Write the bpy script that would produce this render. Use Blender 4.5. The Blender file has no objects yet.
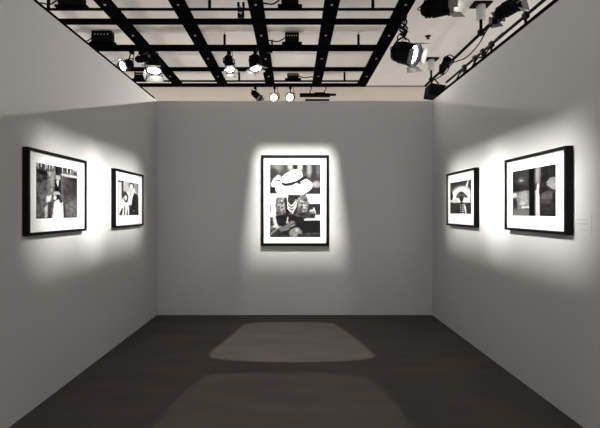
import bpy, bmesh, math, random
import numpy as np
from mathutils import Vector, Matrix

random.seed(7)
rng = np.random.default_rng(7)
SC = bpy.context.scene
COL = SC.collection
EYE = 1.546
F = 415.0            # focal length in pixels of the 600 px wide frame
BACK = 6.2           # distance of the back wall from the camera
XL, XR = -2.033, 2.078
WTOP = EYE + 1.651   # top of the partition walls
CEIL = EYE + 3.07
GRID = EYE + 2.77
V = Vector

# ------------------------------------------------------------------ materials
def mat(name, color, rough=0.6, metal=0.0, noise=None, bump=None, emit=None, spec=0.5):
    m = bpy.data.materials.new(name); m.use_nodes = True
    nt = m.node_tree; b = nt.nodes['Principled BSDF']
    b.inputs['Base Color'].default_value = (*color, 1)
    b.inputs['Roughness'].default_value = rough
    b.inputs['Metallic'].default_value = metal
    b.inputs['Specular IOR Level'].default_value = spec
    tc = nt.nodes.new('ShaderNodeTexCoord')
    if noise:
        sc_, amt = noise
        n = nt.nodes.new('ShaderNodeTexNoise'); n.inputs['Scale'].default_value = sc_
        n.inputs['Detail'].default_value = 6
        nt.links.new(tc.outputs['Object'], n.inputs['Vector'])
        r = nt.nodes.new('ShaderNodeValToRGB')
        r.color_ramp.elements[0].position = .3; r.color_ramp.elements[1].position = .7
        r.color_ramp.elements[0].color = (*[c * (1 - amt) for c in color], 1)
        r.color_ramp.elements[1].color = (*[min(1, c * (1 + amt)) for c in color], 1)
        nt.links.new(n.outputs['Fac'], r.inputs['Fac'])
        nt.links.new(r.outputs['Color'], b.inputs['Base Color'])
    if bump:
        n2 = nt.nodes.new('ShaderNodeTexNoise'); n2.inputs['Scale'].default_value = bump[0]
        n2.inputs['Detail'].default_value = 4
        nt.links.new(tc.outputs['Object'], n2.inputs['Vector'])
        bp = nt.nodes.new('ShaderNodeBump'); bp.inputs['Strength'].default_value = bump[1]
        bp.inputs['Distance'].default_value = bump[2]
        nt.links.new(n2.outputs['Fac'], bp.inputs['Height'])
        nt.links.new(bp.outputs['Normal'], b.inputs['Normal'])
    if emit:
        b.inputs['Emission Color'].default_value = (*emit[0], 1)
        b.inputs['Emission Strength'].default_value = emit[1]
    return m

M_WALL = mat('painted_wall', (.55, .55, .54), .8, noise=(1.3, .018), bump=(90, .12, .002), spec=.3)
M_FAR = mat('beige_wall', (.70, .64, .57), .85, noise=(2, .02), spec=.3)
M_CEIL = mat('ceiling_board', (.85, .81, .76), .9, noise=(1.1, .05), spec=.2)
M_BLACK = mat('black_enamel', (.0035, .0035, .004), .6, noise=(20, .2), spec=.04)
M_MATTE = mat('matte_black_steel', (.0028, .0028, .003), .9, noise=(14, .2), spec=.0)
M_FLAP = mat('black_sheet_steel', (.16, .16, .155), .5, noise=(9, .15))
M_STEEL = mat('galvanised_steel', (.42, .42, .43), .4, .6, noise=(30, .1))
M_FRAME = mat('black_frame_wood', (.0028, .0028, .003), .5, noise=(40, .25), spec=.10)
M_MAT = mat('white_mat_board', (.82, .815, .80), .8, noise=(60, .01), spec=.2)
M_CARD = mat('label_card', (.54, .54, .53), .7, noise=(60, .01))
M_INK = mat('faded_grey_ink', (.44, .45, .45), .8, noise=(60, .05))
M_WHITE = mat('white_plastic', (.55, .54, .52), .5, noise=(20, .03))
M_LENS_KEY = mat('lens_glass', (.3, .3, .3), .15, noise=(20, .05))
M_LENS_HOT = mat('lit_lens_hot', (.8, .8, .8), .3, emit=((1, .95, .88), 7))
M_LENS_BIG = mat('lit_lens_big', (.8, .8, .8), .3, emit=((1, .96, .9), 9))
M_LENS = mat('lit_lens', (.8, .8, .8), .3, emit=((1, .95, .88), 8))
M_TRIM = mat('brown_trim', (.20, .16, .13), .6, noise=(20, .05))
M_LED = mat('pale_stud', (.45, .45, .43), .3, noise=(30, .05))

def carpet():
    m = bpy.data.materials.new('brown_carpet'); m.use_nodes = True
    nt = m.node_tree; b = nt.nodes['Principled BSDF']
    tc = nt.nodes.new('ShaderNodeTexCoord')
    n1 = nt.nodes.new('ShaderNodeTexNoise'); n1.inputs['Scale'].default_value = 140; n1.inputs['Detail'].default_value = 5
    n2 = nt.nodes.new('ShaderNodeTexNoise'); n2.inputs['Scale'].default_value = 1.6; n2.inputs['Detail'].default_value = 4
    mp = nt.nodes.new('ShaderNodeMapping'); mp.inputs['Scale'].default_value = (1, 3, 1)
    for n in (n1,): nt.links.new(tc.outputs['Object'], n.inputs['Vector'])
    nt.links.new(tc.outputs['Object'], mp.inputs['Vector']); nt.links.new(mp.outputs['Vector'], n2.inputs['Vector'])
    r1 = nt.nodes.new('ShaderNodeValToRGB')
    r1.color_ramp.elements[0].position = .36; r1.color_ramp.elements[1].position = .66
    r1.color_ramp.elements[0].color = (.062, .055, .051, 1); r1.color_ramp.elements[1].color = (.116, .104, .097, 1)
    nt.links.new(n1.outputs['Fac'], r1.inputs['Fac'])
    r2 = nt.nodes.new('ShaderNodeValToRGB')
    r2.color_ramp.elements[0].position = .35; r2.color_ramp.elements[1].position = .68
    r2.color_ramp.elements[0].color = (.80, .82, .84, 1); r2.color_ramp.elements[1].color = (1.06, 1.0, .96, 1)
    nt.links.new(n2.outputs['Fac'], r2.inputs['Fac'])
    mx = nt.nodes.new('ShaderNodeMix'); mx.data_type = 'RGBA'; mx.blend_type = 'MULTIPLY'
    mx.inputs['Factor'].default_value = 1
    nt.links.new(r1.outputs['Color'], mx.inputs['A']); nt.links.new(r2.outputs['Color'], mx.inputs['B'])
    nt.links.new(mx.outputs['Result'], b.inputs['Base Color'])
    b.inputs['Roughness'].default_value = .95; b.inputs['Specular IOR Level'].default_value = .15
    bp = nt.nodes.new('ShaderNodeBump'); bp.inputs['Strength'].default_value = .36; bp.inputs['Distance'].default_value = .004
    nt.links.new(n1.outputs['Fac'], bp.inputs['Height']); nt.links.new(bp.outputs['Normal'], b.inputs['Normal'])
    return m
M_CARPET = carpet()

def print_mat():
    m = bpy.data.materials.new('silver_gelatin_print'); m.use_nodes = True
    nt = m.node_tree; b = nt.nodes['Principled BSDF']
    a = nt.nodes.new('ShaderNodeAttribute'); a.attribute_name = 'tone'
    nt.links.new(a.outputs['Color'], b.inputs['Base Color'])
    b.inputs['Roughness'].default_value = .7; b.inputs['Specular IOR Level'].default_value = .04
    return m
M_PRINT = print_mat()

def glazing():
    m = bpy.data.materials.new('picture_glass'); m.use_nodes = True
    nt = m.node_tree; nt.nodes.remove(nt.nodes['Principled BSDF'])
    out = nt.nodes['Material Output']
    t = nt.nodes.new('ShaderNodeBsdfTransparent'); g = nt.nodes.new('ShaderNodeBsdfGlossy')
    g.inputs['Roughness'].default_value = .02
    lw = nt.nodes.new('ShaderNodeLayerWeight'); lw.inputs['Blend'].default_value = .5
    p5 = nt.nodes.new('ShaderNodeMath'); p5.operation = 'POWER'; p5.inputs[1].default_value = 5
    fr = nt.nodes.new('ShaderNodeMath'); fr.operation = 'MULTIPLY_ADD'; fr.inputs[1].default_value = .7; fr.inputs[2].default_value = .015
    nt.links.new(lw.outputs['Facing'], p5.inputs[0]); nt.links.new(p5.outputs[0], fr.inputs[0])
    mx = nt.nodes.new('ShaderNodeMixShader')
    nt.links.new(fr.outputs[0], mx.inputs[0]); nt.links.new(t.outputs[0], mx.inputs[1]); nt.links.new(g.outputs[0], mx.inputs[2])
    nt.links.new(mx.outputs[0], out.inputs['Surface'])
    return m
M_GLASS = glazing()

# ------------------------------------------------------------------ mesh helpers
def box(bm, lo, hi, mx=None):
    lo, hi = V(lo), V(hi)
    r = bmesh.ops.create_cube(bm, size=1)
    m = Matrix.Translation((lo + hi) / 2) @ Matrix.Diagonal((*(hi - lo), 1))
    if mx is not None: m = mx @ m
    bmesh.ops.transform(bm, matrix=m, verts=r['verts'])
    return r['verts']

def basis(d, up=V((0, 0, 1))):
    d = d.normalized()
    s = d.cross(up)
    if s.length < 1e-4: s = V((1, 0, 0))
    s.normalize(); u = s.cross(d).normalized()
    return s, u, d       # side, up, forward

def lathe(bm, prof, origin, axis, n=24):
    """prof: list of (distance along axis, radius); radius 0 closes the end."""
    s, u, d = basis(V(axis)); o = V(origin); rings = []
    for t, r in prof:
        if r < 1e-6: rings.append([bm.verts.new(o + d * t)])
        else: rings.append([bm.verts.new(o + d * t + (s * math.cos(a) + u * math.sin(a)) * r)
                            for a in (2 * math.pi * k / n for k in range(n))])
    for A, B in zip(rings, rings[1:]):
        for k in range(n):
            k2 = (k + 1) % n
            if len(A) == 1 and len(B) == 1: break
            if len(A) == 1: bm.faces.new((A[0], B[k2], B[k]))
            elif len(B) == 1: bm.faces.new((A[k], A[k2], B[0]))
            else: bm.faces.new((A[k], A[k2], B[k2], B[k]))

def tube(bm, pts, r, n=8):
    pts = [V(p) for p in pts]; rings = []
    for i, p in enumerate(pts):
        t = (pts[min(i + 1, len(pts) - 1)] - pts[max(i - 1, 0)])
        s, u, d = basis(t, V((.13, .21, 1)) if abs(t.normalized().z) < .95 else V((1, .1, 0)))
        rings.append([bm.verts.new(p + (s * math.cos(a) + u * math.sin(a)) * r)
                      for a in (2 * math.pi * k / n for k in range(n))])
    for A, B in zip(rings, rings[1:]):
        for k in range(n): bm.faces.new((A[k], A[(k + 1) % n], B[(k + 1) % n], B[k]))
    bm.faces.new(rings[0][::-1]); bm.faces.new(rings[-1])

def smooth_path(pts, n=8):
    pts = [V(p) for p in pts]; out = []
    P = [pts[0]] + pts + [pts[-1]]
    for i in range(1, len(P) - 2):
        for k in range(n):
            t = k / n
            a, b, c, d = P[i - 1], P[i], P[i + 1], P[i + 2]
            out.append(.5 * ((2 * b) + (c - a) * t + (2 * a - 5 * b + 4 * c - d) * t * t + (3 * b - a - 3 * c + d) * t ** 3))
    out.append(pts[-1]); return out

def link(name, bm, m, parent=None, smooth=False, bevel=0):
    if bevel:
        es = [e for e in bm.edges if len(e.link_faces) == 2 and e.calc_face_angle(0) > .8]
        bmesh.ops.bevel(bm, geom=es, offset=bevel, segments=2, affect='EDGES', profile=.5)
    bmesh.ops.recalc_face_normals(bm, faces=bm.faces)
    me = bpy.data.meshes.new(name); bm.to_mesh(me); bm.free()
    me.materials.append(m)
    if smooth:
        for p in me.polygons: p.use_smooth = True
        try: me.set_sharp_from_angle(angle=math.radians(35))
        except Exception: pass
    o = bpy.data.objects.new(name, me); COL.objects.link(o)
    if parent is not None: o.parent = parent
    return o

def tag(o, label, cat, group=None):
    o['label'] = label; o['category'] = cat
    if group: o['group'] = group
    return o

def thing(name, label, cat, loc, group=None):
    o = bpy.data.objects.new(name, None); COL.objects.link(o)
    o.location = loc; o.empty_display_size = .1
    return tag(o, label, cat, group)

def struct(name, lo, hi, m):
    bm = bmesh.new(); box(bm, lo, hi)
    o = link(name, bm, m); o['kind'] = 'structure'; return o

def px(x, y, depth):
    """point of the place seen at pixel x, y of the photograph at that depth"""
    return V(((x - 293) / F * depth, depth, EYE + (211.5 - y) / F * depth))

# ------------------------------------------------------------------ the setting
struct('floor', (-7, -2.5, -.1), (7, 10.25, 0), M_CARPET)
struct('ceiling', (-7, -2.5, CEIL), (7, 10.25, CEIL + .1), M_CEIL)
struct('wall_left', (XL - .12, -2.2, 0), (XL, BACK, WTOP), M_WALL)
struct('wall_right', (XR, -2.2, 0), (XR + .12, BACK, WTOP), M_WALL)
struct('wall_back', (XL - .12, BACK, 0), (XR + .12, BACK + .12, WTOP), M_WALL)
struct('wall_far', (-7, 10.15, 0), (7, 10.25, CEIL), M_FAR)
struct('trim_far', (-7, 10.12, CEIL - .022), (7, 10.15, CEIL), M_TRIM)
struct('trim_left', (XL - .075, -2.2, WTOP), (XL - .002, BACK - .1, WTOP + .028), M_MATTE)

# ------------------------------------------------------------------ prints, painted tone by tone
class Canvas:
    def __init__(s, w, h, base=200):
        s.w, s.h = w, h; s.a = np.full((h, w), float(base))
        s.Y, s.X = np.mgrid[0:h, 0:w]; s.X = (s.X + .5) / w; s.Y = (s.Y + .5) / h
    def mix(s, m, val):
        s.a = s.a * (1 - m) + val * m
    def ell(s, cx, cy, rx, ry, val, soft=.15, ang=0, op=1):
        c, n = math.cos(ang), math.sin(ang); asp = s.h / s.w
        dx, dy = (s.X - cx), (s.Y - cy) * asp
        u = (dx * c + dy * n) / rx; v = (-dx * n + dy * c) / (ry * asp)
        d = np.sqrt(u * u + v * v)
        s.mix(np.clip((1 - d) / soft + .5, 0, 1) * op, val)
    def poly(s, pts, val, soft=1.2, op=1):
        x, y = s.X * s.w, s.Y * s.h; P = [(a * s.w, b * s.h) for a, b in pts]
        ins = np.zeros(x.shape, bool); dist = np.full(x.shape, 1e9)
        for (x0, y0), (x1, y1) in zip(P, P[1:] + P[:1]):
            if y0 != y1:
                ins ^= ((y0 > y) != (y1 > y)) & (x < (x1 - x0) * (y - y0) / (y1 - y0) + x0)
            L = (x1 - x0) ** 2 + (y1 - y0) ** 2 + 1e-9
            t = np.clip(((x - x0) * (x1 - x0) + (y - y0) * (y1 - y0)) / L, 0, 1)
            dist = np.minimum(dist, np.hypot(x - x0 - t * (x1 - x0), y - y0 - t * (y1 - y0)))
        sd = np.where(ins, dist, -dist)
        s.mix(np.clip(sd / soft + .5, 0, 1) * op, val)
    def line(s, pts, wd, val, soft=1.2, op=1):
        x, y = s.X * s.w, s.Y * s.h; P = [(a * s.w, b * s.h) for a, b in pts]; dist = np.full(x.shape, 1e9)
        for (x0, y0), (x1, y1) in zip(P, P[1:]):
            L = (x1 - x0) ** 2 + (y1 - y0) ** 2 + 1e-9
            t = np.clip(((x - x0) * (x1 - x0) + (y - y0) * (y1 - y0)) / L, 0, 1)
            dist = np.minimum(dist, np.hypot(x - x0 - t * (x1 - x0), y - y0 - t * (y1 - y0)))
        s.mix(np.clip((wd * s.w - dist) / soft + .5, 0, 1) * op, val)
    def noise(s, cell_x, cell_y, amp, region=None):
        gw, gh = max(2, int(1 / cell_x) + 2), max(2, int(1 / cell_y) + 2)
        g = rng.uniform(-1, 1, (gh, gw))
        fx, fy = s.X * (gw - 1.01), s.Y * (gh - 1.01); ix, iy = fx.astype(int), fy.astype(int)
        tx, ty = fx - ix, fy - iy
        tx = tx * tx * (3 - 2 * tx); ty = ty * ty * (3 - 2 * ty)
        n = (g[iy, ix] * (1 - tx) + g[iy, ix + 1] * tx) * (1 - ty) + (g[iy + 1, ix] * (1 - tx) + g[iy + 1, ix + 1] * tx) * ty
        m = 1 if region is None else ((s.X >= region[0]) & (s.X <= region[2]) & (s.Y >= region[1]) & (s.Y <= region[3]))
        s.a = s.a + n * amp * m

def art_hat():
    c = Canvas(150, 216, 252)
    A = lambda x, y: ((x - 47) / 501, (y / 9.95 - 4.7) / 72.5)      # upper half
    B = lambda x, y: ((x - 45) / 503, (y / 9.95 + 33.3) / 72.5)     # lower half
    E = lambda f, x, y, rx, ry, val, **k: c.ell(*f(x, y), rx / 501, ry / 9.95 / 72.5, val, **k)
    P = lambda f, pts, val, **k: c.poly([f(*p) for p in pts], val, **k)
    L = lambda f, pts, w, val, **k: c.line([f(*p) for p in pts], w, val, **k)
    P(A, [(40, 40), (560, 40), (560, 335), (40, 335)], 112, soft=1)
    P(A, [(430, 40), (560, 40), (560, 335), (400, 335)], 92, soft=8)
    E(A, 130, 70, 50, 50, 150, soft=.8); E(A, 80, 140, 45, 50, 90, soft=.8)
    E(A, 252, 62, 30, 46, 195, soft=.9); E(A, 298, 68, 22, 26, 70, soft=.7)
    E(A, 345, 70, 26, 50, 200, soft=.7); E(A, 392, 70, 18, 60, 90, soft=.8)
    E(A, 435, 100, 24, 70, 175, soft=.9); E(A, 520, 110, 20, 60, 130, soft=.8)
    E(A, 505, 245, 45, 36, 185, soft=.7); P(A, [(440, 285), (560, 275), (560, 335), (400, 335)], 78, soft=4)
    P(A, [(40, 265), (125, 265), (120, 320), (40, 338)], 62, soft=4)
    P(A, [(60, 245), (85, 190), (130, 150), (160, 165), (160, 300), (115, 275), (70, 270)], 250, soft=2.5)
    P(A, [(108, 205), (150, 198), (156, 214), (112, 214)], 120, soft=2)
    c.ell((166 - 65) / 213, (160 - 64) / 308, 78 / 213, 38 / 308, 254, soft=.06, ang=-.13)
    P(A, [(160, 228), (230, 228), (300, 215), (365, 170), (400, 160), (412, 182), (375, 205), (350, 215), (352, 242),
          (328, 240), (318, 228), (260, 256), (200, 262), (175, 250)], 66, soft=1.6)
    P(A, [(150, 190), (195, 145), (265, 103), (325, 95), (362, 118), (372, 168), (330, 198), (270, 222), (205, 236), (165, 222)], 254, soft=1.5)
    # figure under the brim
    P(A, [(160, 372), (200, 385), (250, 384), (350, 358), (400, 335), (430, 440), (110, 440)], 120, soft=3)
    P(B, [(120, 0), (400, -10), (440, 60), (430, 160), (330, 210), (110, 200), (100, 90)], 128, soft=3)
    P(B, [(225, -30), (350, -30), (330, 45), (300, 70), (240, 60)], 82, soft=3)
    P(B, [(200, 0), (235, 60), (240, 150), (210, 170), (190, 90)], 44, soft=3)
    P(B, [(305, 60), (345, 20), (345, 120), (300, 160), (280, 150)], 52, soft=3)
    P(B, [(80, -40), (130, -30), (118, 120), (80, 190), (40, 200), (60, 60)], 250, soft=3)
    E(B, 155, 100, 36, 75, 180, soft=.7); E(B, 150, 30, 18, 30, 230, soft=.8)
    E(B, 375, 60, 45, 75, 165, soft=.8); E(B, 340, 140, 40, 40, 110, soft=.9)
    G = lambda x, y: ((x - 65) / 213, (y - 64) / 308)
    c.poly([G(95, 203), G(132, 203), G(138, 262), G(118, 288), G(96, 270), G(88, 238)], 138, soft=3)
    c.poly([G(104, 218), G(122, 214), G(128, 250), G(112, 262)], 188, soft=5)
    c.poly([G(128, 206), G(144, 206), G(146, 262), G(134, 268)], 46, soft=3)
    c.poly([G(180, 208), G(214, 196), G(230, 236), G(224, 270), G(196, 280), G(182, 258)], 150, soft=4)
    for k in range(26):
        x, y = rng.uniform(186, 222), rng.uniform(206, 270); c.ell(*G(x, y), .018, .010, rng.choice([90, 110, 200, 215]), soft=.9)
    for k in range(14):
        x, y = rng.uniform(94, 130), rng.uniform(206, 276); c.ell(*G(x, y), .016, .011, rng.choice([80, 100, 200]), soft=.9)
    c.poly([G(62, 232), G(70, 236), G(70, 268), G(62, 270)], 70, soft=3)
    # bench back, table, dark block
    P(B, [(430, 60), (560, 55), (560, 165), (470, 165), (420, 130)], 78, soft=2)
    P(B, [(105, 175), (200, 165), (260, 160), (330, 185), (400, 190), (395, 400), (110, 400)], 46, soft=3)
    P(B, [(380, 218), (560, 218), (560, 345), (375, 345)], 44, soft=1.5)
    P(B, [(350, 345), (560, 345), (560, 400), (350, 400)], 92, soft=2.5)
    P(B, [(385, 205), (490, 203), (495, 168), (560, 165), (560, 220), (385, 222)], 252, soft=1.5)
    P(B, [(330, 150), (420, 130), (490, 145), (490, 200), (400, 200), (340, 185)], 96, soft=3)
    E(B, 470, 135, 32, 20, 170, soft=.6); L(B, [(440, 125), (480, 118)], .010, 240); L(B, [(478, 100), (495, 150)], .010, 235)
    # strings of pearls
    for dy, w in ((0, 30), (30, 34), (58, 36)):
        pts = [(222 + k * 8.4, 40 + dy + 45 * math.sin(math.pi * k / 10) - k * 2) for k in range(11)]
        L(B, pts, .010, 245, soft=1.6)
    L(B, [(218, 0), (222, 40), (226, 100)], .009, 235); L(B, [(318, 25), (300, 90), (270, 150)], .009, 245)
    # left edge, sleeve, forearm, hand, knee
    P(B, [(40, 190), (80, 190), (110, 250), (60, 290), (40, 280)], 88, soft=3)
    P(B, [(40, 280), (130, 300), (200, 380), (40, 400)], 84, soft=4)
    L(B, [(50, 360), (120, 300), (150, 280)], .022, 160, soft=3); L(B, [(50, 270), (70, 300)], .018, 150, soft=3)
    P(B, [(75, 190), (105, 180), (120, 250), (145, 290), (110, 300), (85, 250)], 215, soft=3)
    P(B, [(130, 300), (210, 265), (250, 235), (290, 250), (295, 280), (240, 310), (160, 335)], 142, soft=3)
    E(B, 268, 258, 32, 34, 165, soft=.7); L(B, [(245, 270), (290, 250)], .008, 90); L(B, [(225, 190), (215, 245)], .011, 225, soft=2)
    E(B, 222, 238, 14, 12, 200, soft=.6)
    L(B, [(250, 300), (300, 275)], .014, 40, soft=3)
    E(B, 300, 345, 66, 55, 165, soft=.4); E(B, 318, 315, 22, 24, 205, soft=.9); E(B, 345, 380, 26, 30, 90, soft=.9)
    P(B, [(150, 345), (225, 350), (225, 400), (150, 400)], 84, soft=4)
    c.noise(.05, .035, 14, (0, .42, 1, 1)); c.noise(.022, .016, 16, (0, .42, 1, 1)); c.noise(.06, .04, 8)
    return c

def quadmap(tl, tr, bl, br):
    def f(x, y):
        u = (x - tl[0]) / (tr[0] - tl[0])
        t = tl[1] + (tr[1] - tl[1]) * u; b = bl[1] + (br[1] - bl[1]) * u
        return u, (y - t) / (b - t)
    return f

def art_street():
    c = Canvas(150, 108, 122); Q = quadmap((30, 40), (303, 75), (30, 408), (300, 400))
    P = lambda pts, val, **k: c.poly([Q(*p) for p in pts], val, **k)
    E = lambda x, y, rx, ry, val, **k: c.ell(*Q(x, y), rx / 272, ry / 350, val, **k)
    P([(30, 180), (303, 180), (303, 300), (30, 300)], 108, soft=20)
    P([(200, 150), (310, 160), (310, 300), (210, 300)], 92, soft=20); E(270, 320, 60, 60, 138, soft=1)
    E(70, 240, 40, 60, 120, soft=1); E(60, 340, 40, 40, 132, soft=1)
    # rooftops and signs along the top edge
    for k in range(34):
        x = 30 + k * 8.2; y = 44 + k; h = rng.uniform(14, 44)
        c.poly([Q(x, y - 16), Q(x + 5, y - 16), Q(x + 5, y + h), Q(x, y + h)], rng.choice([20, 40, 240, 225, 200, 60]), soft=1)
    P([(145, 50), (190, 50), (195, 105), (150, 110)], 40, soft=2)
    P([(190, 105), (303, 120), (303, 135), (240, 130), (190, 120)], 225, soft=3); P([(225, 130), (303, 138), (303, 160), (250, 150)], 45, soft=4)
    P([(35, 88), (110, 95), (112, 125), (80, 122), (40, 110)], 48, soft=5); P([(30, 150), (90, 128), (115, 135), (60, 172), (30, 170)], 62, soft=6)
    P([(95, 95), (140, 105), (135, 125), (110, 130)], 190, soft=4)
    # seated figure
    P([(118, 130), (145, 118), (185, 150), (205, 260), (205, 300), (120, 400), (92, 400), (90, 250), (108, 180)], 128, soft=4)
    P([(120, 115), (145, 112), (150, 215), (125, 230)], 152, soft=3); E(138, 112, 14, 16, 168, soft=.5)
    P([(145, 150), (185, 145), (190, 240), (160, 250), (145, 210)], 40, soft=2); P([(155, 155), (172, 152), (166, 198)], 245, soft=1)
    E(165, 132, 14, 20, 196, soft=.5); E(165, 112, 14, 8, 70, soft=.6)
    P([(95, 255), (125, 250), (122, 290), (95, 300)], 228, soft=3); P([(85, 330), (105, 300), (108, 390), (85, 400)], 208, soft=3)
    P([(105, 300), (128, 290), (122, 400), (102, 400)], 70, soft=4)
    E(160, 240, 22, 16, 205, soft=.5); E(165, 262, 18, 16, 50, soft=.6)
    P([(142, 295), (160, 280), (190, 275), (205, 310), (210, 405), (128, 405)], 238, soft=2); P([(200, 300), (212, 300), (216, 400), (206, 400)], 50, soft=3)
    E(185, 285, 10, 14, 60, soft=.7); E(148, 265, 10, 16, 225, soft=.6)
    c.noise(.06, .09, 16); c.noise(.028, .04, 22)
    return c

def art_couple():
    c = Canvas(150, 108, 226); Q = quadmap((45, 50), (215, 88), (45, 372), (215, 372))
    P = lambda pts, val, **k: c.poly([Q(*p) for p in pts], val, **k)
    E = lambda x, y, rx, ry, val, **k: c.ell(*Q(x, y), rx / 170, ry / 300, val, **k)
    P([(175, 80), (216, 90), (216, 190), (190, 170), (180, 130)], 172, soft=8); P([(95, 75), (135, 80), (140, 160), (95, 160)], 200, soft=8)
    P([(45, 48), (92, 55), (92, 74), (45, 72)], 40, soft=2); P([(76, 60), (90, 62), (90, 200), (78, 235)], 66, soft=3)
    P([(45, 75), (52, 75), (52, 372), (45, 372)], 90, soft=2)
    P([(90, 180), (104, 158), (116, 170), (128, 200), (124, 240), (110, 262), (98, 240), (92, 230)], 48, soft=3)
    E(107, 212, 12, 24, 222, soft=.5); E(100, 165, 10, 10, 90, soft=.8)
    P([(70, 240), (98, 245), (120, 262), (138, 300), (130, 372), (62, 372)], 242, soft=3)
    P([(62, 350), (76, 305), (86, 300), (82, 350), (72, 372), (60, 372)], 44, soft=2); P([(92, 372), (98, 280), (104, 300), (102, 372)], 55, soft=2)
    P([(112, 372), (120, 300), (126, 372)], 80, soft=3)
    E(153, 108, 22, 30, 60, soft=.3); E(152, 116, 15, 24, 235, soft=.3)
    P([(140, 150), (166, 145), (176, 200), (160, 290), (138, 290), (134, 200)], 236, soft=3); P([(148, 140), (153, 150), (150, 200), (145, 190)], 70, soft=2)
    P([(178, 172), (200, 185), (215, 205), (215, 372), (134, 372), (134, 300), (150, 292), (160, 230), (168, 190)], 52, soft=2)
    P([(205, 190), (216, 200), (216, 330), (208, 300)], 150, soft=4); E(140, 285, 8, 10, 40, soft=.6); E(172, 330, 10, 6, 170, soft=.7)
    c.noise(.05, .08, 9); c.noise(.02, .03, 7)
    return c

def art_dome():
    c = Canvas(150, 100, 110); Q = quadmap((45, 75), (238, 42), (48, 370), (238, 370))
    P = lambda pts, val, **k: c.poly([Q(*p) for p in pts], val, **k)
    E = lambda x, y, rx, ry, val, **k: c.ell(*Q(x, y), rx / 193, ry / 305, val, **k)
    P([(40, 60), (240, 30), (240, 110), (40, 110)], 84, soft=14)
    E(145, 205, 92, 92, 252, soft=.35); P([(40, 225), (240, 225), (240, 262), (40, 262)], 246, soft=5)
    P([(40, 262), (240, 262), (240, 380), (40, 380)], 82, soft=5)
    P([(150, 70), (238, 45), (238, 95), (180, 100)], 96, soft=5); P([(188, 110), (205, 50), (215, 52), (200, 118)], 240, soft=3)
    P([(46, 165), (62, 160), (76, 200), (68, 235), (46, 235)], 44, soft=4); P([(228, 120), (240, 110), (240, 260), (226, 250)], 60, soft=4)
    E(90, 245, 26, 16, 215, soft=.8); P([(100, 215), (112, 180), (140, 158), (165, 160), (200, 195), (205, 222), (170, 212), (140, 225)], 118, soft=4)
    E(150, 172, 14, 10, 60, soft=.7); P([(132, 205), (172, 205), (168, 240), (150, 260), (136, 240)], 52, soft=3)
    P([(120, 275), (148, 255), (175, 265), (200, 310), (205, 375), (112, 375)], 60, soft=3)
    for k in range(5):
        y = 280 + k * 20; P([(140, y), (175, y - 4), (176, y + 5), (141, y + 9)], 225, soft=2)
    P([(172, 268), (190, 300), (196, 372), (186, 372), (176, 310)], 235, soft=2); P([(150, 262), (158, 262), (152, 372), (146, 372)], 40, soft=2)
    c.noise(.05, .08, 10); c.noise(.02, .03, 9)
    return c

def art_column():
    c = Canvas(150, 97, 70); Q = quadmap((35, 92), (312, 45), (38, 382), (315, 388))
    P = lambda pts, val, **k: c.poly([Q(*p) for p in pts], val, **k)
    E = lambda x, y, rx, ry, val, **k: c.ell(*Q(x, y), rx / 277, ry / 315, val, **k)
    P([(35, 92), (155, 70), (155, 210), (35, 220)], 78, soft=6); E(95, 150, 26, 18, 130, soft=1); E(98, 152, 12, 4, 215, soft=.6)
    P([(35, 185), (155, 178), (155, 216), (35, 225)], 56, soft=6)
    P([(35, 230), (75, 228), (152, 215), (152, 335), (35, 340)], 158, soft=4)
    P([(35, 235), (62, 232), (68, 255), (35, 262)], 225, soft=3); P([(40, 270), (62, 268), (72, 330), (42, 332)], 60, soft=4)
    P([(82, 225), (135, 216), (142, 300), (84, 310)], 178, soft=4); E(105, 300, 20, 12, 205, soft=.8); P([(100, 318), (150, 316), (150, 328), (100, 330)], 225, soft=2)
    P([(35, 338), (155, 336), (155, 385), (35, 385)], 140, soft=3)
    P([(150, 66), (190, 60), (188, 390), (152, 390)], 30, soft=2)
    P([(190, 60), (222, 56), (224, 120), (212, 200), (218, 388), (190, 388), (188, 180)], 150, soft=3)
    P([(190, 200), (208, 190), (216, 290), (218, 388), (192, 388)], 215, soft=3); E(204, 190, 12, 16, 235, soft=.7); E(206, 262, 8, 24, 250, soft=.7)
    P([(195, 70), (215, 66), (208, 150), (195, 160)], 175, soft=3); P([(188, 175), (200, 170), (196, 215), (188, 215)], 60, soft=3)
    P([(222, 56), (312, 45), (314, 388), (220, 388), (214, 200), (226, 120)], 66, soft=3)
    P([(305, 50), (313, 46), (314, 130), (306, 120)], 200, soft=2)
    P([(255, 165), (275, 135), (308, 130), (312, 215), (290, 210), (258, 185)], 172, soft=2)
    P([(225, 235), (262, 218), (290, 225), (285, 270), (225, 275)], 116, soft=3); P([(222, 275), (290, 272), (300, 350), (222, 340)], 84, soft=4)
    P([(222, 350), (312, 352), (314, 388), (222, 388)], 62, soft=3); P([(235, 360), (292, 360), (292, 366), (235, 366)], 120, soft=2)
    c.noise(.05, .08, 9); c.noise(.02, .03, 9)
    return c

TONE = .62
def print_mesh(c, w, h):
    """a flat sheet of w x h metres in the xz plane facing -y, one vertex per spot of tone"""
    bm = bmesh.new(); lay = bm.verts.layers.float_color.new('tone')
    a = np.clip(118 + (c.a - 126) * 1.12, 8, 255) / 255.0
    lin = np.where(a < .04045, a / 12.92, ((a + .055) / 1.055) ** 2.4) ** 1.35 * TONE + .0008
    g = []
    for j in range(c.h):
        row = []
        for i in range(c.w):
            v = bm.verts.new(((i / (c.w - 1) - .5) * w, 0, (.5 - j / (c.h - 1)) * h))
            t = float(lin[j, i]); v[lay] = (t, t * .985, t * .96, 1); row.append(v)
        g.append(row)
    for j in range(c.h - 1):
        for i in range(c.w - 1):
            bm.faces.new((g[j][i], g[j + 1][i], g[j + 1][i + 1], g[j][i + 1]))
    return bm

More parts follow.
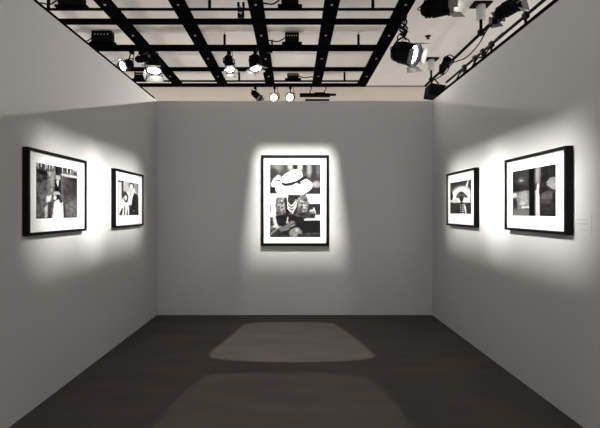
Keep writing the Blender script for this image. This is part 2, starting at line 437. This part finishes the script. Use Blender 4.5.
def ring_bars(bm, w, h, bw, y0, y1):
    """mitred rectangular ring, outer w x h, bar width bw, between depths y0 < y1"""
    o = [(-w / 2, -h / 2), (w / 2, -h / 2), (w / 2, h / 2), (-w / 2, h / 2)]
    n = [(-w / 2 + bw, -h / 2 + bw), (w / 2 - bw, -h / 2 + bw), (w / 2 - bw, h / 2 - bw), (-w / 2 + bw, h / 2 - bw)]
    R = [[bm.verts.new((x, y, z)) for x, z in pts] for pts, y in ((o, y0), (n, y0), (n, y1), (o, y1))]
    for A, B in zip(R, R[1:] + R[:1]):
        for k in range(4): bm.faces.new((A[k], A[(k + 1) % 4], B[(k + 1) % 4], B[k]))

DEP = .064
def framed(label, art, w, h, bw, pc, pw, ph, loc, rotz, DEP=.064):
    """frame hung with its back on a wall; local -y points into the room. pc = centre of the print from the frame's centre"""
    t = thing('framed_photograph', label, 'picture', loc, 'framed black and white photographs')
    t.rotation_euler.z = rotz
    bm = bmesh.new(); ring_bars(bm, w, h, bw, -DEP, 0)
    link('frame', bm, M_FRAME, t, bevel=.003)
    # mat board with a window cut for the print
    bm = bmesh.new(); W, H = w - 2 * bw + .004, h - 2 * bw + .004
    ys = -DEP + .014
    xs = [-W / 2, pc[0] - pw / 2, pc[0] + pw / 2, W / 2]; zs = [-H / 2, pc[1] - ph / 2, pc[1] + ph / 2, H / 2]
    for i in range(3):
        for k in range(3):
            if i == 1 and k == 1: continue
            box(bm, (xs[i], ys, zs[k]), (xs[i + 1], ys + .004, zs[k + 1]))
    bmesh.ops.remove_doubles(bm, verts=bm.verts, dist=1e-5)
    mb = link('mat_board', bm, M_MAT, t)
    p = link('print', print_mesh(art, pw + .01, ph + .01), M_PRINT, mb); p.location = (pc[0], ys + .0045, pc[1])
    bm = bmesh.new(); box(bm, (-W / 2, ys + .008, -H / 2), (W / 2, -.002, H / 2)); link('backing_board', bm, M_FRAME, t)
    bm = bmesh.new(); vs = [bm.verts.new((x, -DEP + .006, z)) for x, z in ((-W / 2, -H / 2), (W / 2, -H / 2), (W / 2, H / 2), (-W / 2, H / 2))]
    bm.faces.new(vs); g = link('glass', bm, M_GLASS, t)
    if g.data.polygons[0].normal.y > 0: g.data.flip_normals()
    return t

def side_frame(label, art, left, y0, y1, z0, z1, p):
    """p = print extent (y near, y far, z low, z high), z above the eye"""
    cy, cz = (y0 + y1) / 2, (z0 + z1) / 2
    pcy, pcz = (p[0] + p[1]) / 2, (p[2] + p[3]) / 2
    sgn = 1 if left else -1      # local +x runs away from the camera on the left wall
    framed(label, art, y1 - y0, z1 - z0, .023, (sgn * (pcy - cy), pcz - cz), p[1] - p[0], p[3] - p[2],
           (XL if left else XR, cy, EYE + cz), math.pi / 2 if left else -math.pi / 2, .047 if left else .056)

framed('large upright framed photograph of a woman in a wide white hat, back wall', art_hat(),
       1.005, 1.345, .040, (.003, -.006), .748, 1.075, ((-.473 + .532) / 2, BACK, EYE + (.835 - .510) / 2), 0)
side_frame('framed photograph of a seated street figure, nearest picture on the left wall', art_street(), True, 3.115, 4.0, -.185, .487, (3.23, 3.85, -.057, .383))
side_frame('framed photograph of a black-suited man beside a dark-haired woman, left wall', art_couple(), True, 4.64, 5.52, -.185, .485, (4.74, 5.38, -.047, .36))
side_frame('framed photograph of a figure before a bright white dome, right wall near the corner', art_dome(), False, 4.625, 5.475, -.179, .492, (4.74, 5.38, -.028, .368))
side_frame('framed dark photograph split by a black column, nearest picture on the right wall', art_column(), False, 3.075, 3.97, -.174, .489, (3.215, 3.85, -.038, .368))

def label_card(label, loc, rotz, w, h, rows):
    bm = bmesh.new(); box(bm, (-w / 2, -.003, -h / 2), (w / 2, 0, h / 2))
    o = link('label_card', bm, M_CARD); o.location = loc; o.rotation_euler.z = rotz
    tag(o, label, 'label', 'wall labels beside the pictures')
    for z, x0, x1, th in rows:       # unreadable lines of small print
        bm = bmesh.new(); box(bm, (x0, -.0036, z - th / 2), (x1, -.003, z + th / 2)); link('printed_line', bm, M_INK, o)
label_card('pale label card with faint grey lines beside the dark column photograph', (XR, 2.965, EYE - .085), -math.pi / 2, .155, .14,
           [(.025, -.06, .04, .010), (-.002, -.06, .05, .012), (-.048, -.04, .05, .008)])
label_card('tiny pale label card right of the white hat photograph', ((341 - 293) / F * BACK, BACK, EYE - .125), 0, .12, .07,
           [(.006, -.045, .03, .008), (-.012, -.045, .01, .006)])

# ------------------------------------------------------------------ overhead grid
BX = [-2.52, -1.54, -.50, .52, 1.51]
BY = [-.03 + 1.01 * k for k in range(10)]          # 6.03, 7.04, 8.05, 9.06 are the ones in view
names = ['first from the left', 'second from the left', 'third from the left', 'fourth from the left', 'rightmost']
for i, x in enumerate(BX + [-3.53]):
    t = thing('grid_beam', ('wide black ceiling grid beam running front to back, ' + names[i]) if i < 5 else
              'wide black ceiling grid beam beyond the left wall, mostly hidden', 'beam', (x, 9.1, GRID), 'black beams of the ceiling grid')
    bm = bmesh.new()
    box(bm, (-.10, -9.6, 0), (.10, 0, .012)); box(bm, (-.10, -9.6, .012), (-.09, 0, .05)); box(bm, (.09, -9.6, .012), (.10, 0, .05))
    ch = link('channel', bm, M_MATTE, t)
    if i < 5:
        for yy in (5.56, 6.53, 7.52, 8.5):
            bm = bmesh.new(); lathe(bm, [(0, 0), (0, .017), (.005, .016), (.007, .008), (.010, .007), (.010, 0)], (0, yy - 9.1, 0), (0, 0, -1), 12)
            link('bolt', bm, M_STEEL, ch)
for k, y in enumerate(BY[2:]):
    vis = {3: 'nearest in view', 4: 'second from the front in view', 5: 'third from the front', 6: 'farthest, above the lit lamps'}
    kk = k - 1
    lab = {3: 'nearest cross bar in view of the black ceiling grid', 4: 'black cross bar carrying the row of hanging spotlights',
           5: 'bare black cross bar behind the row of hanging spotlights', 6: 'farthest black cross bar, above the two lit lamps'}.get(kk - 0, None)
    bm = bmesh.new(); box(bm, (-4.8, -.04, -.04), (1.585, .04, .0)); box(bm, (-4.8, -.012, .0), (1.585, .012, .03))
    if y < 5.5:
        lab = 'black cross bar of the grid overhead, out of the picture'
    else:
        lab = {6: 'nearest cross bar in view of the black ceiling grid', 7: 'black cross bar carrying the row of hanging spotlights',
               8: 'bare black cross bar behind the row of hanging spotlights', 9: 'farthest black cross bar, above the two lit lamps'}[round(y)]
    o = link('cross_bar', bm, M_MATTE); o.location = (0, y, GRID)
    tag(o, lab, 'bar', 'cross bars of the ceiling grid' if y > 5.5 else 'hidden cross bars of the ceiling grid')
# cable pipes hung on rods
PZ = GRID + .065
for y, word in ((5.82, 'nearest thin black pipe hung above the grid'), (7.10, 'thin black pipe above the row of hanging spotlights'), (9.02, 'farthest thin black pipe, above the two lit lamps')):
    t = thing('hanging_pipe', word, 'pipe', (0, y, PZ), 'thin pipes above the grid')
    bm = bmesh.new(); tube(bm, [(-4.8, 0, 0), (1.58, 0, 0)], .020, 10); link('pipe', bm, M_BLACK, t)
    for x in (-3.43, -1.17, 1.12):
        bm = bmesh.new(); tube(bm, [(x, 0, 0), (x, 0, .19)], .022, 10); tube(bm, [(x, 0, .19), (x, 0, CEIL - PZ)], .006, 6)
        link('hanger_rod', bm, M_BLACK, t)

# dimmer packs standing on the pipes
def dimmer(label, x, y, w, h, cable=True):
    t = thing('dimmer_pack', label, 'dimmer', (x, y, PZ + .02), 'dimmer packs on the thin pipes')
    bm = bmesh.new(); box(bm, (-w / 2, -.07, .03), (w / 2, .07, .03 + h)); cs = link('case', bm, M_BLACK, t, bevel=.012)
    bm = bmesh.new(); box(bm, (-w / 2 - .05, -.05, 0), (w / 2 + .05, .05, .03)); link('base_plate', bm, M_MATTE, t)
    for k in range(5):
        bm = bmesh.new(); lathe(bm, [(0, 0), (0, .011), (.006, .009), (.006, 0)], (-w * .32 + k * w * .16, -.07, .03 + h * .62), (0, -1, 0), 8)
        link('stud', bm, M_LED, cs)
    if cable:
        bm = bmesh.new(); s = cable
        tube(bm, smooth_path([(s * w / 2, 0, .03 + h * .55), (s * (w / 2 + .12), -.01, .05), (s * (w / 2 + .28), 0, .07), (s * (w / 2 + .36), -.02, .02), (s * (w / 2 + .37), -.04, -.03)]), .010, 6)
        link('cable', bm, M_BLACK, t)
X = lambda x, d: (x - 293) / F * d
dimmer('black dimmer pack at the top left, above the left wall', X(72, 5.82), 5.82, .34, .22, -1)
dimmer('black dimmer pack second from the top left, over the left wall', X(103, 7.1), 7.1, .34, .19, -1)
dimmer('black dimmer pack at the top edge between the two middle beams', X(290, 5.82), 5.82, .24, .20, -1)
dimmer('small black dimmer pack with pale studs, centre of the grid', X(292, 7.1), 7.1, .24, .155, -1)
dimmer('flat black dimmer pack just above the two lit lamps', X(293, 9.02), 9.02, .25, .10, 1)
dimmer('flat black dimmer pack on the farthest pipe at the left', X(141, 9.02), 9.02, .24, .12, 1)

def pipe_clamp(label, x, y):
    t = thing('pipe_clamp', label, 'clamp', (x, y, PZ), 'clamps on the thin pipes')
    bm = bmesh.new(); tube(bm, [(0, .03 * math.cos(a), .03 * math.sin(a)) for a in [k * math.pi / 6 for k in range(13)]], .008, 6)
    box(bm, (-.05, -.03, .03), (-.02, .03, .09)); box(bm, (.02, -.03, .03), (.05, .03, .09)); link('hook', bm, M_BLACK, t)
    bm = bmesh.new(); box(bm, (-.045, -.03, -.12), (.045, .03, -.03)); link('clamp_block', bm, M_BLACK, t, bevel=.006)
    bm = bmesh.new(); tube(bm, [(0, -.03, -.08), (0, -.08, -.08)], .008, 6); tube(bm, [(-.03, -.08, -.08), (.03, -.08, -.08)], .006, 6); link('wing_bolt', bm, M_STEEL, t)
pipe_clamp('black clamp on the nearest pipe, left of the middle beam', X(241, 5.82), 5.82)
pipe_clamp('black clamp on the middle pipe, right of the middle beam', X(270, 7.1), 7.1)

# ------------------------------------------------------------------ spotlights
def spot_body(t, piv, aim, r=.09, ln=.30, lens=None, doors=None, open_=35, gate=None, lens_at=.60, hang=None, mesh_mat=None, twist=0):
    """parts of one spotlight around the pivot point piv (local to t), aimed along aim"""
    s, u, d = basis(V(aim)); piv = V(piv); mm = mesh_mat or M_BLACK
    if twist: 
        R = Matrix.Rotation(twist, 3, d); s, u = R @ s, R @ u
    a0, a1 = -ln * .5, ln * .5
    bm = bmesh.new()
    lathe(bm, [(a0, 0), (a0, r * .45), (a0 + ln * .06, r * .62), (a0 + ln * .12, r * .66), (a0 + ln * .13, r * .86), (a0 + ln * .18, r * .90),
               (a0 + ln * .19, r * .80), (a0 + ln * .24, r * .80), (a0 + ln * .25, r * .92), (a0 + ln * .30, r * .92), (a0 + ln * .31, r * .82), (a0 + ln * .36, r * .82), (a0 + ln * .38, r),
               (a1 - ln * .12, r), (a1 - ln * .11, r * 1.10), (a1, r * 1.10), (a1, r * 1.0), (a1 - ln * .10, r * .93),
               (a0 + ln * (lens_at - .08), r * .90), (a0 + ln * (lens_at - .08), 0)], piv, d, 28)
    hs = link('housing', bm, mm, t, smooth=True)
    if lens is not None:
        bm = bmesh.new(); L = a0 + ln * lens_at
        lathe(bm, [(L - .012, 0), (L - .012, r * .86), (L, r * .86), (L + r * .10, r * .60), (L + r * .16, r * .3), (L + r * .18, 0)], piv, d, 24)
        link('lens', bm, lens, hs, smooth=True)
    # yoke and clamp up to the bar
    side = V((0, 0, 1)).cross(d)
    side = s if side.length < .05 else side.normalized()
    top = V(hang) if hang is not None else V((0, 0, 0))
    bm = bmesh.new(); yk = piv + (top - piv) * .42
    for q in (-1, 1):
        pts = [piv + side * q * r * 1.25, piv + side * q * r * 1.28 + (yk - piv) * .75, yk + side * q * r * .9, yk]
        tube(bm, pts, .009, 6); lathe(bm, [(0, 0), (0, .022), (r * .3, .022), (r * .3, 0)], piv + side * q * r * .98, side * q, 10)
    link('yoke', bm, mm, t)
    bm = bmesh.new(); tube(bm, [yk, top + V((0, 0, .01))], .011, 8); box(bm, top + V((-.028, -.045, -.05)), top + V((.028, .045, .0)))
    link('clamp', bm, mm, t)
    bm = bmesh.new()
    tube(bm, smooth_path([piv - d * ln * .48, piv - d * (ln * .62) + V((0, 0, .03)), yk + side * .07 - d * .04, top + side * .05]), .006, 6)
    link('cable', bm, mm, t)
    if doors:
        for k in range(4):
            dr = [u, s, -u, -s][k]; w = [s, u, s, u][k]; wd = r * (.95, .62, .95, .62)[k]
            ll = r * doors; an = math.radians(open_[k] if isinstance(open_, (tuple, list)) else open_)
            b0 = piv + d * a1 + dr * r * 1.08; out = (d * math.cos(an) + dr * math.sin(an)) * ll
            nrm = w.cross(out).normalized() * .0025
            q = [b0 - w * wd, b0 + w * wd, b0 + w * wd * 1.35 + out, b0 - w * wd * 1.35 + out]
            bm = bmesh.new(); A = [bm.verts.new(p + nrm) for p in q]; B = [bm.verts.new(p - nrm) for p in q]
            bm.faces.new(A); bm.faces.new(B[::-1])
            for m_ in range(4): bm.faces.new((A[m_], B[m_], B[(m_ + 1) % 4], A[(m_ + 1) % 4]))
            tube(bm, [b0 - w * wd, b0 + w * wd], .006, 6)
            link('barn_door', bm, M_FLAP, t)
    if gate:
        src, pts = gate                      # local source point, world-shaped polygon given in local coordinates
        dist = a1 + ((piv - src).dot(d)) - .004
        s0, u0 = s, u
        poly = []
        for p in pts:
            v = V(p) - src; v = v / v.dot(d) * dist
            poly.append((v.dot(s0), v.dot(u0)))
        N = 120; R_ = r * 1.0; inner = []
        for k in range(N):
            th = 2 * math.pi * k / N; cx, sy = math.cos(th), math.sin(th); best = 1e9
            for (x0, y0), (x1, y1) in zip(poly, poly[1:] + poly[:1]):
                ex, ey = x1 - x0, y1 - y0; den = cx * ey - sy * ex
                if abs(den) < 1e-12: continue
                tt = (x0 * ey - y0 * ex) / den; w_ = (x0 * sy - y0 * cx) / den
                if tt > 0 and -1e-6 <= w_ <= 1 + 1e-6: best = min(best, tt)
            inner.append(min(best, R_ * .985))
        bm = bmesh.new(); c0 = src + d * dist
        rows = []
        for off in (0, .0015):
            rows.append([bm.verts.new(c0 + d * off + (s0 * math.cos(2 * math.pi * k / N) + u0 * math.sin(2 * math.pi * k / N)) * inner[k]) for k in range(N)])
            rows.append([bm.verts.new(c0 + d * off + (s0 * math.cos(2 * math.pi * k / N) + u0 * math.sin(2 * math.pi * k / N)) * R_) for k in range(N)])
        for A, B in ((rows[0], rows[1]), (rows[1], rows[3]), (rows[3], rows[2]), (rows[2], rows[0])):
            for k in range(N): bm.faces.new((A[k], A[(k + 1) % N], B[(k + 1) % N], B[k]))
        link('shutter_plate', bm, M_MATTE, t)

def lamp(t, pos, aim, power, radius, half, color=(1, .98, .94), blend=.1):
    l = bpy.data.lights.new('lamp', 'SPOT'); l.energy = power; l.color = color
    l.shadow_soft_size = radius; l.spot_size = 2 * half; l.spot_blend = blend
    o = bpy.data.objects.new('lamp', l); COL.objects.link(o); o.parent = t
    o.location = pos; o.rotation_euler = V(aim).to_track_quat('-Z', 'Y').to_euler()
    return o

def shutter_spot(label, hang, drop, target, power, radius, half=36, blend=.1, color=(1, .98, .94)):
    """framing spotlight overhead: real shutters cut its beam to the shape of target (world points)"""
    t = thing('shutter_spotlight', label, 'spotlight', hang, 'shutter spotlights overhead, out of the picture')
    h = V(hang); piv = V((0, 0, -drop)); tg = [V(p) - h for p in target]
    cen = sum(tg, V()) / len(tg)
    aim = (cen - piv).normalized(); src = piv
    # re-centre on the directions so the hole is star shaped about the axis
    aim = sum(((p - src).normalized() for p in tg), V()).normalized()
    spot_body(t, piv, aim, r=.125, ln=.34, lens=M_LENS_KEY, lens_at=.22, gate=(src, tg), hang=(0, 0, 0))
    lamp(t, src, aim, power, radius, math.radians(half), color, blend)
    return t

GB = GRID - .0       # underside of beams
CB = GRID - .04      # underside of cross bars
def wallquad(xw, y0, y1, z0, z1):
    return [(xw, y0, EYE + z0), (xw, y1, EYE + z0), (xw, y1, EYE + z1), (xw, y0, EYE + z1)]
PW = 560
def dense(q, n=6):
    out = []
    for a, b in zip(q, q[1:] + q[:1]):
        for k in range(n): out.append(V(a).lerp(V(b), k / n))
    return out
shutter_spot('shutter spotlight overhead aimed at the street photograph on the left wall', (1.51, 3.85, GB), .26,
             dense(wallquad(XL, 3.30, 4.35, -.29, .50)), PW, .0105)
shutter_spot('shutter spotlight overhead aimed at the couple photograph on the left wall', (1.51, 4.38, GB), .20,
             dense(wallquad(XL, 4.1, 5.5, -.27, .52)), PW, .0105)
shutter_spot('shutter spotlight overhead aimed at the column photograph on the right wall', (-1.54, 3.85, GB), .26,
             dense(wallquad(XR, 2.97, 4.35, -.29, .53)), PW, .0105)
shutter_spot('shutter spotlight overhead aimed at the dome photograph on the right wall', (-1.54, 4.38, GB), .20,
             dense(wallquad(XR, 4.1, 5.48, -.27, .53)), PW, .0105)
hat = [(-.66, BACK, EYE - .66), (.74, BACK, EYE - .66), (.58, BACK, EYE + .89), (-.52, BACK, EYE + .89)]
shutter_spot('shutter spotlight overhead aimed at the white hat photograph', (.05, 4.01, CB), .24, dense(hat), 380, .009)
spill = [(-.75, BACK, EYE - .70), (.84, BACK, EYE - .70), (.84, BACK, .01), (-.75, BACK, .01)]
shutter_spot('added unseen shutter spotlight overhead, faint spill light under the white hat photograph', (.45, 4.01, CB), .24, dense(spill), 20, .004)  # extra lamp added to imitate spill on the wall below the picture
fa = [(-.66, 5.72, 0), (-.45, 5.80, 0), (0, 5.82, 0), (.40, 5.80, 0), (.58, 5.72, 0), (.76, 5.1, 0), (.90, 4.45, 0), (.80, 4.34, 0), (.4, 4.27, 0), (0, 4.25, 0), (-.4, 4.27, 0), (-.84, 4.36, 0), (-.92, 4.45, 0), (-.8, 5.1, 0)]
shutter_spot('added unseen shutter spotlight overhead aimed at the carpet near the back wall', (-.35, 4.01, CB), .24, dense(fa, 3), 115, .0012)  # added unseen lamp, its beam cut to make the far carpet patch
fb = [(-.80, 3.95, 0), (-.4, 4.0, 0), (-.1, 3.97, 0), (.3, 4.0, 0), (.66, 3.93, 0), (.80, 3.6, 0), (.87, 2.9, 0), (.86, 2.3, 0), (-1.0, 2.3, 0), (-1.02, 2.9, 0), (-.94, 3.6, 0)]
shutter_spot('added unseen shutter spotlight overhead aimed at the carpet nearest the camera', (-.1, 3.0, CB), .24, dense(fb, 3), 34, .0012)  # another added lamp, for the light patch on the near carpet

def stage_spot(label, hang, piv, aim, **k):
    t = thing('stage_spotlight', label, 'spotlight', hang, 'black stage spotlights hanging from the grid')
    spot_body(t, V(piv) - V(hang), aim, hang=(0, 0, 0), **k)
    return t

# row on the third bar (behind the back wall), pixel positions seen in the photograph
def hung(x, y, d, barz=CB): 
    p = px(x, y, d); return V((p.x, d, barz)), p
h, p = hung(127, 65, 7.04); h.x += .08
stage_spot('black spotlight tilted left with white-lit doors, leftmost of the row over the left wall', h, p, (-.45, -.75, -.45), r=.085, ln=.24, lens=M_LENS_HOT, lens_at=.85, doors=.8, open_=(20, 30, 30, 60))
h, p = hung(141, 59, 7.10)
stage_spot('small black spotlight turned away, between two white-lit ones at the left', h, p, (.45, .7, .35), r=.06, ln=.22, lens=M_LENS_KEY, doors=.7)
h, p = hung(154, 65, 7.04)
stage_spot('large black spotlight with a broad white-lit mouth, right of the leftmost pair', h, p, (.03, -.20, -.95), r=.12, ln=.24, lens=M_LENS_HOT, doors=1.0, open_=(75, 12, 8, 12), lens_at=.93)
h, p = hung(229, 63, 7.04)
stage_spot('black spotlight with tilted white-lit doors below its body, centre left of the grid', h, p, (.18, -.3, -.93), r=.08, ln=.30, lens=M_LENS, doors=.9, open_=(70, 30, 12, 30), twist=.35, lens_at=.93)
h, p = hung(255, 62, 7.04)
stage_spot('squat black spotlight with a thin white-lit lower edge, beside the middle beam', h, p, (.12, -.1, -.98), r=.105, ln=.25, lens=M_LENS_HOT, lens_at=.97, doors=.45, open_=(80, 40, 20, 40))
# on the farthest bar
h, p = hung(256, 95, 9.06); h.x -= .02
stage_spot('small dark spotlight left of the two lit lamps', h, p, (.62, -.35, -.6), r=.07, ln=.27, lens=M_LENS, doors=.6, open_=20, lens_at=.5)
KX = 7500
for x, word in ((272.5, 'left'), (288.5, 'right')):
    h, p = hung(x, 97.3, 8.93); h.y = 9.06; h.x += .04
    aim = V((-.14, -1, -.18)).normalized(); hub = p - aim * .14 + V((.02, 0, 0))
    t = stage_spot('glaring lit spotlight facing the room above the back wall, %s of the pair' % word, h, hub, aim, r=.080, ln=.26, lens=M_LENS_HOT, lens_at=.93)
    lamp(t, (hub + aim * .20) - h, V((-.60, -1, -.33) if word == 'left' else (.0, -1, -.50)), 140 if word == 'left' else 80, .01, math.radians(28 if word == 'left' else 52), (1, .93, .83), 1)

# flat strip light under the farthest bar
t = thing('strip_light', 'flat black strip light hanging right of the two lit lamps', 'light', (X(319, 9.06), 9.06, CB))
zz = EYE + (211.5 - 95) / F * 9.06 - CB
bm = bmesh.new(); box(bm, (-.42, -.05, zz - .04), (.24, .05, zz + .03)); box(bm, (.24, -.035, zz - .015), (.37, .035, zz + .025)); box(bm, (-.1, -.03, zz + .03), (.12, .03, zz + .055)); link('housing', bm, M_BLACK, t, bevel=.008)
bm = bmesh.new(); box(bm, (-.30, -.05, zz - .13), (.22, .05, zz - .10)); link('louvre', bm, M_BLACK, t)
for x in (-.28, .20):
    bm = bmesh.new(); tube(bm, [(x, 0, zz - .11), (x, 0, zz)], .004, 6); link('louvre_pin', bm, M_STEEL, t)
for x in (-.18, .14):
    bm = bmesh.new(); tube(bm, smooth_path([(x, 0, zz + .02), (x - .02, 0, zz + .08), (x + .02, 0, -.05), (x, 0, 0)]), .010, 6); link('hook', bm, M_BLACK, t)

# big spotlights at the right beam
h = V((1.57, 5.85, GB)); p = px(404, 53, 5.9)
big = stage_spot('large black spotlight with open doors hanging from the rightmost beam', h, p, (.66, -.60, -.42), r=.15, ln=.38, lens=M_LENS_BIG, lens_at=.86, doors=.5, open_=(5, 8, 40, 12), twist=.3)
bm = bmesh.new()
tube(bm, smooth_path([(0, 0, -.02), (.03, 0, -.12), (-.06, .02, -.20), (.02, 0, -.28), (-.10, .03, -.36), (-.16, .05, -.50), (-.12, .05, -.62)]), .013, 6)
tube(bm, smooth_path([(.02, 0, -.02), (-.04, 0, -.10), (.05, .02, -.18), (-.02, 0, -.26), (.03, .03, -.34)]), .010, 6)
tube(bm, [(-.06, 0, -.16), (.05, .02, -.24)], .02, 6); tube(bm, [(-.05, 0, -.27), (.04, .02, -.22)], .02, 6)
link('cable_bundle', bm, M_BLACK, big)
h = V((1.57, 4.95, GB)); p = px(436, 7, 4.85)
stage_spot('large black spotlight with bright white doors cut by the top edge of the picture', h, p, (.80, -.50, -.02), r=.115, ln=.34, lens=M_LENS_BIG, lens_at=.86, doors=1.05, open_=(30, 30, 8, 8), twist=.2)

# ------------------------------------------------------------------ pipe beyond the right wall, hung from white canisters
PX, PH = 2.78, EYE + 2.64
t = thing('lighting_pipe', 'long black lighting pipe beyond the right wall', 'pipe', (PX, 8.7, PH))
bm = bmesh.new(); tube(bm, [(0, 0, 0), (0, -6.2, 0)], .024, 10); link('pipe', bm, M_BLACK, t)
bm = bmesh.new(); tube(bm, smooth_path([(.03, -.3, 0), (.05, -1.0, -.07), (.03, -1.35, -.02), (.05, -1.9, -.12), (.04, -2.4, -.10), (.03, -2.75, 0), (.04, -3.3, -.03)]), .010, 6)
tube(bm, smooth_path([(0, -1.25, .03), (-.05, -1.2, .10), (-.02, -1.35, .13), (.04, -1.45, .04), (.0, -1.4, -.06), (-.03, -1.2, -.03)]), .009, 6); link('cable', bm, M_BLACK, t)
for yy, word in ((8.35, 'far'), (6.14, 'near')):
    t = thing('pipe_hanger', 'white canister pipe hanger under a black ceiling plate, %s one of two' % ('farther' if word == 'far' else 'nearer'), 'hanger', (PX, yy, CEIL), 'pipe hangers beyond the right wall')
    bm = bmesh.new(); box(bm, (-.13, -.10, -.02), (.13, .10, 0)); link('ceiling_plate', bm, M_BLACK, t)
    bm = bmesh.new(); lathe(bm, [(0, 0), (0, .06), (.01, .065), (.20, .065), (.215, .05), (.215, 0)], (0, 0, -.02), (0, 0, -1), 20); link('canister', bm, M_WHITE, t, smooth=True)
    bm = bmesh.new(); tube(bm, [(0, 0, -.23), (0, 0, PH - CEIL)], .022, 8); box(bm, (-.035, -.04, PH - CEIL - .03), (.035, .04, PH - CEIL + .05)); link('stem', bm, M_BLACK, t)
sp = px(428, 36, 7.26); sp.z = CEIL
t = thing('ceiling_sprinkler', 'tiny dark sprinkler on the bare ceiling right of the rightmost beam', 'sprinkler', sp)
bm = bmesh.new(); lathe(bm, [(0, 0), (0, .05), (.01, .045), (.012, .015), (.04, .012), (.042, .03), (.05, .03), (.05, 0)], (0, 0, 0), (0, 0, -1), 14); link('sprinkler_head', bm, M_BLACK, t)
# junction box at the far end of the pipe
t = thing('junction_box', 'black junction box at the far end of the pipe, over the right corner', 'box', (PX + .06, 8.2, PH - .02))
bm = bmesh.new(); box(bm, (-.17, -.22, -.40), (.13, .12, -.17), Matrix.Rotation(.15, 4, 'Y')); link('case', bm, M_BLACK, t, bevel=.01)
bm = bmesh.new(); tube(bm, smooth_path([(0, 0, -.2), (.03, 0, -.1), (-.05, 0, .0)]), .012, 6); tube(bm, [(-.1, 0, -.2), (-.1, .0, .0), (-.06, 0, .02)], .015, 6); link('bracket', bm, M_BLACK, t)
h = V((PX, 7.75, PH - .02)); 
stage_spot('slim black spotlight at the far end of the pipe beyond the right wall', h, (PX + .02, 7.68, PH + .06), (.1, -.8, .5), r=.07, ln=.30, lens=M_LENS_KEY)
h = V((PX, 5.42, PH - .02))
stage_spot('black spotlight with folded doors clustered at the top of the pipe beyond the right wall', h, px(507, 9, 5.42), (.55, -.6, .2), r=.10, ln=.30, lens=M_LENS_KEY, doors=.8, open_=50)
stage_spot('small black spotlight under the cluster at the top of the right pipe', V((PX, 5.75, PH - .02)), px(497, 19, 5.72), (-.3, -.6, -.3), r=.06, ln=.22, lens=M_LENS_KEY, doors=.8, open_=45)

# double rail along the top of the right wall
t = thing('wall_top_rail', 'double black rail along the top of the right wall', 'rail', (XR + .03, 5.66, WTOP))
bm = bmesh.new(); box(bm, (-.030, -7.8, 0), (.030, 0, .038)); link('lower_rail', bm, M_MATTE, t)
bm = bmesh.new(); tube(bm, [(.0, .04, .125), (.0, -7.8, .125)], .015, 8); link('upper_rail', bm, M_BLACK, t)
for k, y in enumerate((-.55, -.85, -1.05, -1.25, -1.9, -3.2)):
    bm = bmesh.new(); tube(bm, [(0, y, .02), (0, y, .13)], .012, 6); box(bm, (-.02, y - .03, .095), (.02, y + .03, .15)); link('post', bm, M_BLACK, t)
bm = bmesh.new(); tube(bm, smooth_path([(0, -.3, .05), (-.01, -.5, .09), (.01, -.7, .05), (0, -.9, .10), (-.01, -1.1, .06), (0, -1.3, .13), (0, -1.5, .14)]), .010, 6); link('cable', bm, M_BLACK, t)

# ------------------------------------------------------------------ added unseen uplights outside the booth, to brighten the ceiling
for x, y, e, word in ((-.3, 8.3, 14, 'behind the back wall'), (-4.3, 7.2, 14, 'outside the left wall'), (4.4, 6.6, 7, 'outside the right wall')):
    t = thing('added_uplight', 'added black uplight brightening the ceiling, unseen on the carpet %s' % word, 'light', (x, y, 0), 'added uplights outside the booth')
    bm = bmesh.new(); box(bm, (-.45, -.20, 0), (.45, .20, .03)); box(bm, (-.50, -.25, .30), (.50, .25, .36)); box(bm, (-.06, -.05, .03), (.06, .05, .30)); link('housing', bm, M_BLACK, t, bevel=.008)
    l = bpy.data.lights.new('lamp', 'AREA'); l.shape = 'RECTANGLE'; l.size = .9; l.size_y = .4; l.energy = e; l.color = (1, .97, .92)
    o = bpy.data.objects.new('lamp', l); COL.objects.link(o); o.parent = t; o.location = (0, 0, .37); o.rotation_euler = (math.pi, 0, 0)

# ------------------------------------------------------------------ world, camera
w = bpy.data.worlds.new('gallery_surroundings'); SC.world = w; w.use_nodes = True
bg = w.node_tree.nodes['Background']; bg.inputs['Color'].default_value = (1, .985, .965, 1); bg.inputs['Strength'].default_value = .36

cam = bpy.data.cameras.new('camera'); co = bpy.data.objects.new('camera', cam); COL.objects.link(co)
co.location = (0, 0, EYE); co.rotation_euler = (math.pi / 2, 0, 0)
cam.sensor_width = 36; cam.sensor_fit = 'HORIZONTAL'; cam.lens = 36 * F / 600
cam.shift_x = 7 / 600; cam.shift_y = -2.5 / 600; cam.clip_start = .05
SC.camera = co
SC.view_settings.view_transform = 'Standard'; SC.view_settings.look = 'None'
SC.view_settings.gamma = 1; SC.view_settings.use_curve_mapping = False
SC.view_settings.exposure = 1.9
SC.cycles.use_denoising = True
SC.cycles.max_bounces = 8; SC.cycles.diffuse_bounces = 5; SC.cycles.transparent_max_bounces = 12
SC.cycles.sample_clamp_indirect = 4
